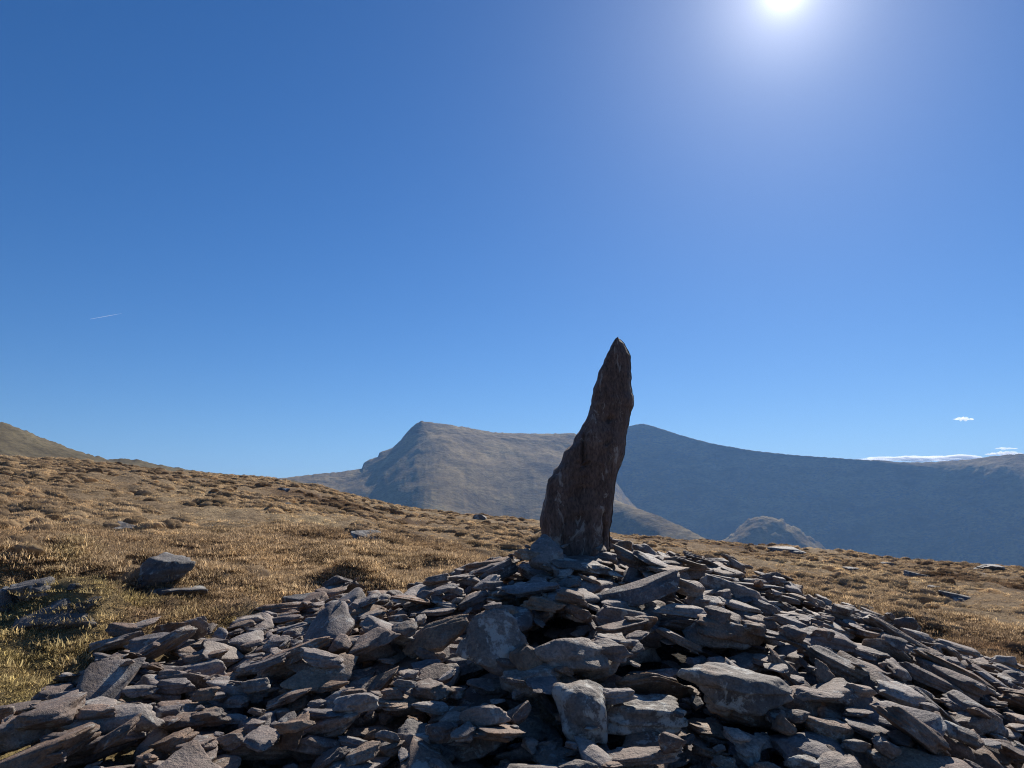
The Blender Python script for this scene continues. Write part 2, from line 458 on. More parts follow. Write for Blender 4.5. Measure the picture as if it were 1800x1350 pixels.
def spur_front(a, d):
    return soft_drop(d, 70 + 22 * noise(a * 60, a * 0, seed=5), 0.24, 0.95)
ridge('spur', [(930, 915), (985, 890), (1035, 874), (1060, 873), (1085, 880), (1120, 893), (1160, 908), (1200, 926), (1235, 944), (1258, 956), (1300, 985), (1350, 1010)],
      lambda a: np.interp(a, [0.0, 0.14, 0.28, 0.36], [1420, 1220, 960, 880]), spur_front, 0.45, M_MOUNT,
      'low grassy spur descending to the right behind the standing stone', rough=0.3, seed=71, gully=0.2, crest_rough=0.5, nr=70)
ridge('knoll', [(1215, 975), (1255, 955), (1280, 943), (1300, 926), (1318, 911), (1335, 906), (1355, 908), (1372, 912), (1390, 922), (1415, 938), (1440, 955), (1475, 985)],
      lambda a: 1480 + 0 * a, lambda a, d: soft_drop(d, 48 + 22 * noise(a * 60, a * 0, seed=4), 0.24, 0.8), 0.5, M_MOUNT,
      'small rocky knoll below the mountain wall', rough=0.9, seed=81, gully=0.9, crest_rough=2.4, nr=70)

# ------------------------------------------------------------------ stone shapes
def icosphere(sub):
    me = bpy.data.meshes.new('tmp')
    import bmesh
    bm = bmesh.new(); bmesh.ops.create_icosphere(bm, subdivisions=sub, radius=1.0)
    bm.to_mesh(me); bm.free()
    v = np.empty(len(me.vertices) * 3); me.vertices.foreach_get('co', v)
    f = np.empty(len(me.polygons) * 3, np.int32); me.polygons.foreach_get('vertices', f)
    bpy.data.meshes.remove(me)
    return v.reshape(-1, 3), f.reshape(-1, 3)
ICO = {s: icosphere(s + 1) for s in (1, 2, 3, 4)}

def stone_shape(sub, seed, sides=7, sharp=24, tilt=0.28, lumps=0.85):
    """unit stone (about -1..1 on each axis): a rounded polyhedron with flat top and base and broken sides"""
    r = np.random.default_rng(seed)
    v, f = ICO[sub]
    a = np.linspace(0, 2 * math.pi, sides, endpoint=False) + r.uniform(-0.34, 0.34, sides)
    zt = r.uniform(-0.55, 0.55, sides)
    N = [np.stack([np.cos(a) * np.cos(zt), np.sin(a) * np.cos(zt), np.sin(zt)], 1)]
    h = [r.uniform(0.68, 1.02, sides)]
    for sgn in (1, -1):
        t = r.uniform(-tilt, tilt, 2)
        n = np.array([t[0], t[1], sgn]); N.append((n / np.linalg.norm(n))[None]); h.append(r.uniform(0.75, 0.95, 1))
    for _ in range(3):                      # knocked-off corners
        n = r.normal(size=3); n /= np.linalg.norm(n); N.append(n[None]); h.append(r.uniform(0.82, 1.05, 1))
    N = np.concatenate(N); h = np.concatenate(h)
    q = np.maximum(v @ N.T, 0) / h
    rad = (q ** sharp).sum(1) ** (-1.0 / sharp)
    p = v * rad[:, None]
    o = r.uniform(0, 90, 3)
    amp = 0.11 * lumps
    d = amp * noise(p[:, 0] * 1.5 + o[0], p[:, 1] * 1.5 + o[1], p[:, 2] * 1.5 + o[2]) + 0.55 * amp * noise(p[:, 0] * 3.6 + o[1], p[:, 1] * 3.6 + o[2], p[:, 2] * 2.2 + o[0])
    if sub >= 3:
        d += 0.22 * amp * noise(p[:, 0] * 9 + o[2], p[:, 1] * 9 + o[0], p[:, 2] * 5 + o[1])
        # bedding: thin ledges round the sides
        bed = noise(p[:, 2] * 4.5 + o[0], p[:, 0] * 0.5 + o[1], p[:, 1] * 0.5 + o[2])
        d += 0.075 * lumps * np.tanh(bed * 7) * (1 - np.abs(v[:, 2])) 
    if sub >= 4:
        d += 0.10 * amp * noise(p[:, 0] * 22 + o[2], p[:, 1] * 22 + o[0], p[:, 2] * 14 + o[1])
    p = p * (1 + d)[:, None]
    p = p - (p.max(0) + p.min(0)) / 2
    return p / ((p.max(0) - p.min(0)) / 2), f

def rot(roll, pitch, yaw):
    """yaw about z, then pitch about x (top towards the viewer = +), then roll about y (right side up = +)"""
    cy_, sy_ = math.cos(yaw), math.sin(yaw); cx, sx = math.cos(pitch), math.sin(pitch); cr, sr = math.cos(roll), math.sin(roll)
    Rz = np.array([[cy_, -sy_, 0], [sy_, cy_, 0], [0, 0, 1]])
    Rx = np.array([[1, 0, 0], [0, cx, -sx], [0, sx, cx]])
    Ry = np.array([[cr, 0, -sr], [0, 1, 0], [sr, 0, cr]])
    return Ry @ Rx @ Rz

# ------------------------------------------------------------------ the standing stone
SX, SY = 0.55, 6.5                                   # foot of the stone
def to_plane(px, py, yy=SY):
    d = ray(px, py); t = yy / d[..., 1]
    return d[..., 0] * t, EYE + d[..., 2] * t
zoom = 3.0675
L_ = [(722, 74), (708, 84), (697, 100), (680, 140), (655, 185), (640, 225), (618, 262), (607, 305), (590, 345), (580, 385), (575, 430), (562, 465), (553, 505), (530, 545), (515, 580), (497, 602), (483, 645), (462, 665), (440, 690), (425, 740),
      (410, 762), (385, 785), (370, 815), (345, 835), (333, 870), (325, 930), (315, 960), (310, 1010), (298, 1050), (303, 1090), (308, 1130), (303, 1180), (300, 1215), (296, 1420)]
R__ = [(726, 74), (742, 82), (762, 105), (775, 135), (788, 165), (790, 220), (798, 265), (798, 330), (800, 375), (808, 410), (806, 440), (795, 475), (785, 530), (775, 590), (770, 650), (758, 705), (742, 755), (728, 800), (716, 850),
       (708, 910), (704, 960), (704, 1010), (700, 1060), (692, 1100), (686, 1140), (690, 1200), (690, 1290), (690, 1420)]
lx, lz = to_plane(*(np.array(L_, float) / zoom + [850, 570]).T)
rx, rz = to_plane(*(np.array(R__, float) / zoom + [850, 570]).T)
ztop, zbot = lz[0], max(lz[-1], rz[-1])
nh, nc = 210, 120
hz = zbot + (ztop - zbot) * (1 - (1 - np.linspace(0, 1, nh)) ** 1.25)
xl = np.interp(hz, lz[::-1], lx[::-1]); xr = np.interp(hz, rz[::-1], rx[::-1])
xc, hw = (xl + xr) / 2, np.maximum((xr - xl) / 2, 0.004)
depth = np.minimum(0.20, 0.75 * hw + 0.02)
ph = np.linspace(0, 2 * math.pi, nc, endpoint=False)
cx_, cy2 = np.cos(ph), np.sin(ph)
ex = 0.42
ux = np.sign(cx_) * np.abs(cx_) ** ex; uy = np.sign(cy2) * np.abs(cy2) ** 0.6
back_taper = np.where(uy > 0, 1 - 0.42 * uy, 1 - 0.10 * np.abs(uy))       # the broad face looks at the viewer, the back is narrower
PX = xc[:, None] + hw[:, None] * ux[None] * back_taper[None]
PY = SY + depth[:, None] * uy[None] * 1.0 + 0.05 * np.clip(ux[None] * 0.9, -1, 1) * (uy[None] < 0)
PZ = np.repeat(hz[:, None], nc, 1)
fade = np.clip((ztop - PZ) / 0.25, 0.05, 1)
PX = PX + (0.006 * noise(PZ * 11 + 3, np.sign(ux)[None] * 7.0 + 0 * PZ, seed=14) + 0.003 * noise(PZ * 31, np.sign(ux)[None] * 5.0 + 0 * PZ, seed=16)) * np.sign(ux)[None] * np.abs(cx_)[None]
crack = sum(0.05 * np.exp(-((PX - xa - 0.06 * (PZ - za) - 0.012 * noise(PZ * 9, PZ * 0, seed=sd)) / 0.012) ** 2) * np.exp(-((PZ - za) / hl) ** 4) for xa, za, hl, sd in ((0.77, 1.42, 0.16, 3), (0.42, 1.32, 0.22, 4), (0.60, 2.0, 0.3, 6), (0.55, 1.55, 0.2, 9), (0.83, 2.3, 0.25, 12)))
dn = -crack * (uy[None] < -0.3) + (0.020 * fbm(PX * 5, PZ * 1.6, PY * 5, seed=5, octaves=4) + 0.014 * np.tanh(7 * noise(PX * 9, PZ * 1.1, PY * 3, seed=11)) + 0.008 * fbm(PX * 26, PZ * 14, PY * 26, seed=8, octaves=3)) * fade
PY = PY - dn * np.where(uy[None] < 0, 1, -1) * np.abs(uy[None])
PX = PX + 0.35 * dn * np.sign(ux)[None] * np.abs(cx_)[None] 
base0 = np.array([SX, SY, zbot])
V = np.stack([PX, PY, PZ], -1).reshape(-1, 3) - base0
F = []
ii, jj = np.meshgrid(np.arange(nh - 1), np.arange(nc), indexing='ij')
j2 = (jj + 1) % nc
F = np.stack([ii * nc + jj, ii * nc + j2, (ii + 1) * nc + j2, (ii + 1) * nc + jj], -1).reshape(-1, 4)
top_i = len(V); V = np.vstack([V, [[xc[-1] - SX, 0, ztop + 0.004 - zbot]]])
jt = np.arange(nc)
capf = np.stack([(nh - 1) * nc + jt, (nh - 1) * nc + (jt + 1) % nc, np.full(nc, top_i), np.full(nc, top_i)], -1)
tri = np.concatenate([F[:, [0, 1, 2]], F[:, [0, 2, 3]], capf[:, :3]])
obj('standing_stone', mesh_from('standing_stone', V, tri, standing_material()), loc=base0,
    label='tall dark pointed standing stone leaning on top of the cairn', category='standing stone')

# ------------------------------------------------------------------ the cairn
CELL = 0.025
GX0, GX1, GY0, GY1 = -5.5, 8.5, 1.6, 11.5
gx = np.arange(GX0, GX1, CELL); gy = np.arange(GY0, GY1, CELL)
GXX, GYY = np.meshgrid(gx, gy, indexing='ij')
GS = ground(GXX, GYY)
def cairn_profile(x, y):
    dx, dy = x - 0.75, y - 6.6
    ang = np.arctan2(dy, dx)
    reach = np.interp(np.degrees(ang), [-180, -170, -161, -149, -140, -125, -90, -45, 0, 23, 45, 90, 135, 158, 180], [2.95, 3.3, 3.65, 4.05, 4.4, 4.8, 5.1, 5.6, 5.6, 5.4, 4.3, 3.1, 2.8, 2.85, 2.95])
    d = np.hypot(dx, dy) / reach * (1 + 0.05 * noise(x * 1.1, y * 1.1, seed=2))
    d = np.sqrt(d * d + 0.012)
    e = 1 - d
    return 1.42 * np.where(e > 0, np.maximum(e, 0) ** 1.26, np.maximum(e, -0.05))
PROF = cairn_profile(GXX, GYY)
TARGET = GS * 0 + ground_smooth(GXX, GYY) + PROF + 0.07 * noise(GXX * 0.9, GYY * 0.9, seed=55) * (PROF > 0.1)
TARGET = np.where(PROF > 0, np.maximum(TARGET, GS - 0.02), GS - 0.2)
H = np.where(PROF > 0.0, np.maximum(TARGET - 0.33, GS - 0.03), GS)
TARGET = TARGET + 0.14 * np.clip(PROF / 0.02, 0, 1) * np.clip(1.3 - PROF / 0.25, 0, 1)
cover = np.zeros(H.shape, bool)
BED = H.copy()
inside = PROF > 0.005
# keep the standing stone's own footprint free
block = (np.abs(GXX - (SX - 0.02)) < 0.36) & (np.abs(GYY - SY) < 0.17)
TGX = np.gradient(TARGET, CELL, axis=0); TGY = np.gradient(TARGET, CELL, axis=1)
def smooth_box(a, n):
    c = np.cumsum(np.pad(a, ((n + 1, n), (0, 0)), mode='edge'), 0); a = (c[2 * n + 1:] - c[:-2 * n - 1]) / (2 * n + 1)
    c = np.cumsum(np.pad(a, ((0, 0), (n + 1, n)), mode='edge'), 1); return (c[:, 2 * n + 1:] - c[:, :-2 * n - 1]) / (2 * n + 1)
TGX, TGY = smooth_box(np.clip(TGX, -1, 1), 14), smooth_box(np.clip(TGY, -1, 1), 14)

stones = []          # dict: verts (world), faces, R, dims, pos, mat, ...
def cells(P):
    return np.clip(((P[:, 0] - GX0) / CELL).astype(int), 0, len(gx) - 1), np.clip(((P[:, 1] - GY0) / CELL).astype(int), 0, len(gy) - 1)

def settle(W, x, y, pct):
    """height at which stone vertices W (already turned) come to rest at x, y"""
    P = W + [x, y, 0]
    i, j = cells(P)
    key = i * len(gy) + j
    u, inv = np.unique(key, return_inverse=True)
    lo = np.full(len(u), 9e9); np.minimum.at(lo, inv, W[:, 2])
    hi = np.full(len(u), -9e9); np.maximum.at(hi, inv, W[:, 2])
    gap = H.ravel()[u] - lo
    return np.percentile(gap, pct), u, hi, block.ravel()[u].any()

def put(shape, R, dims, x, y, pct, commit=True, **info):
    W = (shape[0] * dims) @ R.T
    z, u, hi, hit = settle(W, x, y, pct)
    if not commit: return z, hit
    Hf = H.reshape(-1)
    Hf[u] = np.maximum(Hf[u], hi + z)
    cover.reshape(-1)[u] = True
    stones.append(dict(shape=shape, R=R, dims=np.array(dims), pos=np.array([x, y, z]), **info))
    return z, hit

VAR2 = [stone_shape(2, 100 + k, sides=int(5 + k % 4)) for k in range(26)]
VAR1 = [stone_shape(1, 100 + k, sides=int(5 + k % 4)) for k in range(26)]
VAR3 = [stone_shape(3, 100 + k, sides=int(5 + k % 4)) for k in range(26)]     # the same stones, finer

def slope_rot(x, y, jitter, yaw):
    i, j = cells(np.array([[x, y, 0]])); sx, sy = TGX[i[0], j[0]], TGY[i[0], j[0]]
    roll = math.atan(sx) * 0.9 + rng.normal() * jitter
    pitch = math.atan(sy) * 0.4 + rng.normal() * jitter
    return rot(roll, pitch, yaw)

def scatter(n, smin, smax, tries, avoid=None, pct=86, edge=True):
    ins = np.argwhere(inside)
    for _ in range(n):
        c = ins[rng.integers(0, len(ins), tries)]
        deficit = TARGET[c[:, 0], c[:, 1]] - H[c[:, 0], c[:, 1]]
        if avoid is not None: deficit = deficit - 9 * avoid[c[:, 0], c[:, 1]]
        b = c[np.argmax(deficit)]
        if edge and rng.random() < 0.5 and deficit[0] > 0.02: b = c[0]
        if TARGET[b[0], b[1]] - H[b[0], b[1]] < -0.05: continue
        x, y = gx[b[0]] + rng.uniform(0, CELL), gy[b[1]] + rng.uniform(0, CELL)
        s = smin * (smax / smin) ** (rng.uniform(0, 1) ** 1.7)
        k = int(rng.integers(0, len(VAR2)))
        dims = np.array([s, s * rng.uniform(0.5, 0.85), s * rng.uniform(0.10, 0.40)]) / 2
        R = slope_rot(x, y, 0.22, rng.uniform(0, 2 * math.pi))
        z, hit = put(VAR2[k], R, dims, x, y, pct, commit=False)
        if hit: continue
        put(VAR2[k], R, dims, x, y, pct, var=k, hero=False, mat=M_STONE)

scatter(5200, 0.11, 0.52, 6, pct=80)

# stones one can recognise: px, py = centre in the frame, w, h = size there (pixels), turn = tilt in the picture (right side up +), kind
#   s slab, b block, r rounded boulder, e slab on edge ; l lichened, o brown, '' plain
HEROES = [
 # left skirt
 (266,1130,117,34,4,'b',''), (285,1153,78,18,8,'s',''), (286,1179,102,28,8,'s',''), (313,1203,72,36,4,'b',''), (240,1214,80,27,6,'s',''), (360,1155,80,30,8,'s',''), (375,1128,58,22,6,'s',''),
 (228,1292,88,42,32,'s',''), (300,1304,88,52,28,'b','o'), (172,1255,76,28,5,'b',''), (292,1266,58,34,12,'b',''), (372,1262,78,42,6,'b','l'), (104,1305,84,38,8,'b',''), (60,1338,80,34,6,'b',''), (140,1332,64,36,20,'s',''),
 (345,1240,60,30,10,'b','o'), (460,1180,84,22,18,'s',''), (445,1132,52,20,12,'s',''), (420,1098,56,18,8,'s',''),
 # left flank
 (497,1088,78,20,10,'s',''), (549,1087,44,26,8,'b',''), (487,1129,66,30,12,'b',''), (522,1150,124,40,22,'s',''), (566,1160,86,38,-6,'b',''), (590,1185,80,26,12,'s','o'), (646,1131,116,46,26,'s',''),
 (680,1150,92,38,32,'s','o'), (505,1228,104,40,22,'s',''), (436,1175,64,30,10,'b','l'), (440,1228,60,34,8,'b','l'), (521,1286,58,66,10,'b',''), (611,1271,84,42,6,'r',''), (731,1286,68,74,-10,'b','l'),
 (758,1243,74,26,-4,'s',''), (660,1255,40,24,20,'b','o'), (587,1322,76,46,30,'b',''), (636,1324,72,38,16,'s',''), (510,1338,76,34,10,'b','o'), (455,1325,60,30,20,'b',''), (622,1222,56,30,14,'b','o'), (690,1218,46,26,8,'b',''),
 (708,1088,54,28,8,'b',''), (650,1083,60,22,12,'s',''), (762,1066,88,24,6,'s',''), (775,1038,70,22,14,'s',''), (831,1051,62,28,22,'s',''), (800,1016,56,18,10,'s',''), (858,1000,70,20,20,'s',''), (868,1030,38,26,10,'b',''),
 (766,1128,136,58,14,'e','o'), (868,1155,122,104,-8,'e','l'), (850,1085,60,24,8,'s',''), (690,1300,60,30,10,'b',''), (850,1318,96,48,6,'r',''), (775,1325,66,40,8,'r',''), (925,1150,60,50,-30,'e','o'), (800,1270,60,40,10,'b',''),
 # below the standing stone
 (1033,997,142,36,-4,'b','l'), (936,975,72,28,-12,'b',''), (928,1035,116,31,2,'s',''), (954,1063,88,34,-6,'b','o'), (1116,1042,172,62,19,'s',''), (1206,1034,70,40,-16,'b',''), (1213,1073,136,40,-6,'s',''), (1095,1099,96,40,12,'s',''),
 (1194,1119,92,36,-28,'s',''), (1012,1108,66,34,-12,'b',''), (1014,1079,54,28,-18,'b',''), (1006,1137,68,28,-10,'s','o'), (1070,1151,86,42,0,'b',''), (1112,1126,50,26,0,'b',''), (1290,1208,208,92,-6,'b','l'), (1108,1204,168,78,-6,'b','l'),
 (1020,1243,118,104,-16,'r','l'), (1115,1289,146,42,6,'s',''), (1097,1268,74,38,6,'b',''), (1306,1158,62,28,0,'b',''), (1013,1338,76,44,6,'b','l'), (1195,1342,50,36,0,'r',''), (1280,1342,62,32,-16,'b',''), (905,1245,70,44,30,'s',''),
 (1170,992,60,16,-4,'s',''), (1222,997,54,18,-4,'b','o'), (1180,1008,80,16,-4,'s',''),
 # right flank
 (1262,1012,64,16,-8,'s',''), (1332,1030,92,26,-6,'s',''), (1370,1049,74,22,-14,'s',''), (1300,1066,82,28,-14,'s',''), (1350,1062,56,18,-4,'s',''), (1387,1094,82,28,-20,'s',''), (1423,1088,86,30,-18,'s',''), (1481,1073,42,28,-12,'b',''),
 (1445,1115,46,30,-10,'b',''), (1395,1125,50,36,-20,'b',''), (1325,1105,48,30,-8,'b',''), (1283,1122,48,36,-8,'b',''), (1522,1134,92,50,-16,'s',''), (1576,1114,128,38,-32,'s',''), (1468,1168,132,54,-26,'b','l'), (1376,1166,106,34,-46,'e','o'), (1416,1170,62,42,-50,'e','o'),
 (1634,1184,144,46,-24,'s',''), (1682,1178,184,42,-27,'s','o'), (1670,1141,98,28,-16,'s',''), (1745,1190,70,30,-30,'s',''), (1580,1220,100,50,-20,'s',''), (1612,1290,178,84,-36,'s',''), (1433,1221,94,32,-6,'s',''), (1513,1222,66,32,-8,'b',''),
 (1775,1240,70,46,-10,'s',''), (1690,1292,64,34,-20,'b','l'), (1712,1332,80,44,-24,'b',''), (1768,1312,66,40,-20,'s',''), (1450,1273,94,46,-18,'r',''), (1380,1280,44,44,-40,'b','o'), (1578,1338,56,36,-30,'b',''), (1505,1308,56,30,-6,'b','l'),
 (1640,1255,38,22,-10,'b',''), (1540,1068,44,16,-20,'s',''), (1400,1330,60,36,-10,'b','l'), (1330,1310,70,36,-20,'r',''), (1780,1180,70,26,-20,'s',''),
]
hero_mask = np.zeros(H.shape, bool)
HF = H.reshape(-1)
def raycast(px, py, field):
    d = ray(px, py); d = d / np.linalg.norm(d)
    t = np.arange(2.5, 13, 0.015)
    P = np.array([0, 0, EYE]) + t[:, None] * d
    i, j = cells(P)
    below = P[:, 2] < field[i, j]
    k = np.argmax(below) if below.any() else len(t) // 2
    return P[k], below.any()

order = sorted(range(len(HEROES)), key=lambda q: -(HEROES[q][2] * HEROES[q][3]) if False else HEROES[q][1])   # far ones first
for q in order:
    px, py, w, h, turn, kind, look = HEROES[q]
    P, ok = raycast(px, py + h * 0.2, np.maximum(TARGET, H * 0 + TARGET))
    dpt = project(P)[2]
    m = dpt / FPX
    a_, hh = w * m, h * m
    if kind == 's':   dims = np.array([a_, max(hh * 1.35, a_ * 0.42), hh * 0.52]) / 2
    elif kind == 'b': dims = np.array([a_, max(hh * 1.1, a_ * 0.5), hh * 0.72]) / 2
    elif kind == 'r': dims = np.array([a_, hh * 1.1, hh * 0.92]) / 2
    else:             dims = np.array([a_, hh * 1.05, min(hh, a_) * 0.30]) / 2
    big = w * h > 2600
    shp = stone_shape(4 if big else 3, 1000 + q, sides=5 + q % 4, sharp=(8 if kind == 'r' else 26), lumps=1.0 if kind != 's' else 0.8)
    pitch = {'s': 0.14, 'b': 0.06, 'r': 0.02, 'e': 0.95}[kind] + rng.normal() * 0.05
    R = rot(math.radians(turn), pitch, rng.normal() * 0.12)
    x, y = P[0], P[1]
    for it in range(6):                       # slide it over the pile until it lies where the photograph shows it
        z, hit = put(shp, R, dims, x, y, 70, commit=False)
        u_, v_, f_ = project(np.array([x, y, z]))
        x += (px - u_) * f_ / FPX * 0.9
        y -= np.clip((py - v_) * f_ / FPX * 1.6, -0.25, 0.25)
        y = min(max(y, GY0 + 0.5), GY1 - 0.5)
    z, hit = put(shp, R, dims, x, y, 70, commit=False)
    if hit and not (930 < px < 1120 and py < 1010): continue
    put(shp, R, dims, x, y, 70, hero=True, var=None, big=big, mat={'': M_STONE, 'l': M_STONE_LICHEN, 'o': M_STONE_BROWN}[look], q=q)
    W = (shp[0] * dims * 0.9) @ R.T + [x, y, 0]
    i, j = cells(W); hero_mask[i, j] = True
# a few stones heaped against the right foot of the standing stone
for k_, (x_, y_, dx_, dy_, dz_, tn_, m_) in enumerate(((1.02, 6.50, 0.17, 0.13, 0.06, -14, M_STONE), (1.14, 6.42, 0.12, 0.10, 0.06, -35, M_STONE), (0.97, 6.48, 0.095, 0.085, 0.062, -6, M_STONE_BROWN))):
    put(stone_shape(3, 2000 + k_, sharp=9), rot(math.radians(tn_), 0.05, 0.4 * k_), np.array([dx_, dy_, dz_]), x_, y_, 80, hero=True, var=None, big=False, mat=m_, q=900 + k_)
scatter(1500, 0.05, 0.17, 6, hero_mask.astype(float), 80)

# which stones show largest: a coarse depth buffer
RW, RH = 300, 225
zb = np.full(RW * RH, 9e9); own = np.full(RW * RH, -1)
allpix, alld, alln = [], [], []
for n, s in enumerate(stones):
    P = (s['shape'][0] * s['dims']) @ s['R'].T + s['pos']
    u, v, f = project(P)
    u = (u * RW / 1800).astype(int); v = (v * RH / 1350).astype(int)
    okp = (u >= 0) & (u < RW) & (v >= 0) & (v < RH) & (f > 0.5)
    allpix.append((v * RW + u)[okp]); alld.append(f[okp]); alln.append(np.full(okp.sum(), n))
allpix = np.concatenate(allpix); alld = np.concatenate(alld); alln = np.concatenate(alln)
o_ = np.argsort(-alld); own[allpix[o_]] = alln[o_]
seen = np.bincount(own[own >= 0], minlength=len(stones)).astype(float)
score = seen + np.array([1e4 if s['hero'] else 0 for s in stones])
rank = np.argsort(-score)
single = set(int(k) for k in rank[:300])

cairn = bpy.data.objects.new('cairn', None)
cairn.location = (0.75, 6.3, float(ground_smooth(0.75, 6.3)))
COL.objects.link(cairn)
cairn['label'] = 'broad low cairn of loose flat stones around the standing stone'
cairn['category'] = 'cairn'
c0 = np.array(cairn.location)
var_mesh = {}
def buried(s_):
    """deep under other stones, out of sight from anywhere"""
    i, j = cells(s_['pos'][None]); return H[i[0], j[0]] > s_['pos'][2] + s_['dims'].max() * 0.6 + 0.10
NOTED = {(1290, 1208): 'broad lichen-covered slab, the largest in the lower middle of the cairn', (1020, 1243): 'rounded grey boulder low in the middle of the cairn',
         (1108, 1204): 'blocky lichened rock just right of the rounded boulder', (590, 1185): 'orange-brown flat stone on the left flank', (1116, 1042): 'long slab tilted up to the right below the standing stone',
         (1376, 1166): 'dark thin slab standing on edge on the right flank', (1033, 997): 'pale lichened stone at the front foot of the standing stone', (868, 1155): 'large shaded slab leaning against the pile with a pale lichen ring',
         (766, 1128): 'brown triangular slab left of the big shaded slab', (1612, 1290): 'long bare slab sloping down to the lower right'}
rv, rf, off = [], [], 0
for n, s in enumerate(stones):
    if n in single:
        if s['hero']:
            me = mesh_from('stone', s['shape'][0] * s['dims'], s['shape'][1], s['mat'])
            sc_ = (1, 1, 1)
        else:
            k = s['var']
            if k not in var_mesh: var_mesh[k] = mesh_from('stone', VAR3[k][0], VAR3[k][1], M_STONE)
            me = var_mesh[k]; sc_ = tuple(s['dims'])
        o = obj('stone', me, cairn)
        if s['hero'] and s['q'] < len(HEROES) and HEROES[s['q']][:2] in NOTED: o['label'] = NOTED[HEROES[s['q']][:2]]
        M = Matrix([list(s['R'][r_]) + [float(s['pos'][r_] - c0[r_])] for r_ in range(3)] + [[0, 0, 0, 1]])
        o.matrix_local = M @ Matrix.Diagonal((*[float(v) for v in sc_], 1))
    elif seen[n] > 0 or not buried(s):
        shp = (VAR3 if seen[n] >= 3 else VAR2 if seen[n] > 0 else VAR1)[s['var']] if s['var'] is not None else s['shape']
        P = (shp[0] * s['dims']) @ s['R'].T + s['pos'] - c0
        rv.append(P); rf.append(shp[1] + off); off += len(P)
obj('small_stones', mesh_from('small_stones', np.concatenate(rv), np.concatenate(rf), M_RUBBLE), cairn, kind='stuff')
# the earth and chips between the stones
sub = 3
bi, bj = np.arange(0, len(gx), sub), np.arange(0, len(gy), sub)
BX, BY = np.meshgrid(gx[bi], gy[bj], indexing='ij')
BZ = BED[np.ix_(bi, bj)] + 0.015 * noise(BX * 14, BY * 14, seed=6) - 0.01
ins2 = inside[np.ix_(bi, bj)]
fc = grid_faces(len(bi), len(bj)); keep = ins2.ravel()[fc].all(1); fc = fc[keep]
us, inv = np.unique(fc, return_inverse=True)
t_bed = NT('earth_and_chips'); g_ = t_bed.node('ShaderNodeNewGeometry')
nb = t_bed.noise(g_.outputs['Position'], 22, 5, 0.7)
t_bed.principled(t_bed.ramp(nb, [(0.35, (0.03, 0.027, 0.024)), (0.65, (0.10, 0.09, 0.08))]), 0.95, t_bed.bump(nb, 1.0, 0.05), 0.1)
obj('rubble_bed', mesh_from('rubble_bed', np.stack([BX, BY, BZ], -1).reshape(-1, 3)[us] - c0, inv.reshape(-1, 4), t_bed.m), cairn, kind='stuff')
print('stones', len(stones), 'heroes', sum(s['hero'] for s in stones), round(time.time() - T0, 1))

# ------------------------------------------------------------------ rocks lying in the moor
def ground_hit(px, py):
    d = ray(px, py); d = d / np.linalg.norm(d)
    t = np.concatenate([np.arange(3, 30, 0.02), np.arange(30, 160, 0.15)])
    P = np.array([0, 0, EYE]) + t[:, None] * d
    b = P[:, 2] < ground(P[:, 0], P[:, 1])
    return P[np.argmax(b)] if b.any() else None
ROCKS = [  # px, py of the foot, w, h, turn, flatness, label
 (270, 1024, 128, 56, 6, 0, 'big dark boulder with a pale right end standing in the moor left of the cairn'),
 (303, 1043, 134, 18, -6, 1, 'flat grey outcrop lying just below the big dark boulder'),
 (58, 1048, 84, 36, 2, 0, 'low dark rock near the left edge, between tufts of grass'),
 (4, 1078, 52, 52, 10, 0, 'dark rock cut off by the left edge of the picture'),
 (92, 1090, 190, 36, 14, 1, 'long pale flat slab sloping out of the turf at far left'),
 (130, 1036, 24, 12, 0, 0, 'small grey stone right of the low dark rock at the left'),
 (262, 1072, 30, 8, 0, 1, 'small pale flat stone in grass below the flat grey outcrop'),
 (530, 1070, 86, 34, 0, 0, 'rough grey boulder just behind the left edge of the cairn'),
 (216, 929, 58, 13, -2, 1, 'small pale flat rock far out on the brown slope at left'),
 (650, 947, 76, 18, -8, 1, 'pale flat rock on the slope behind the cairn, left of the standing stone'),
 (493, 861, 32, 9, -2, 1, 'dark flat rock on the skyline of the near slope'),
 (506, 891, 22, 9, 0, 0, 'dark lump of rock just below the skyline of the near slope'),
 (1497, 1003, 34, 10, -4, 1, 'small pale rock on the far slope right of the cairn'),
 (1612, 1014, 54, 13, -10, 1, 'pale broken outcrop on the far slope near the skyline at right'),
 (1690, 1052, 74, 15, -6, 1, 'pale wet flat slab in the grass at far right'),
 (1527, 1073, 32, 15, -20, 1, 'small whitish stone in grass just above the cairn at right'),
 (1738, 1002, 54, 11, -4, 0, 'dark rocky hump on the skyline at right'),
 (1385, 972, 70, 12, -4, 0, 'low dark hump of rock on the moor skyline right of the standing stone'),
 (1560, 995, 22, 8, 0, 0, 'small dark stone between two pale outcrops on the right slope'),
 (1640, 1040, 30, 12, 0, 0, 'small dark rock left of the pale wet slab at right'),
 (150, 1062, 64, 16, 6, 1, 'grey outcrop breaking the turf between the dark boulder and the long slab'),
 (843, 912, 26, 9, 0, 0, 'dark stone on the moor skyline left of the standing stone'),
 (122, 1232, 66, 20, 4, 1, 'pale flat stone on the turf at the left foot of the cairn'),
 (66, 1280, 88, 20, 3, 1, 'flat grey stone sunk in the turf at the lower left'),
]
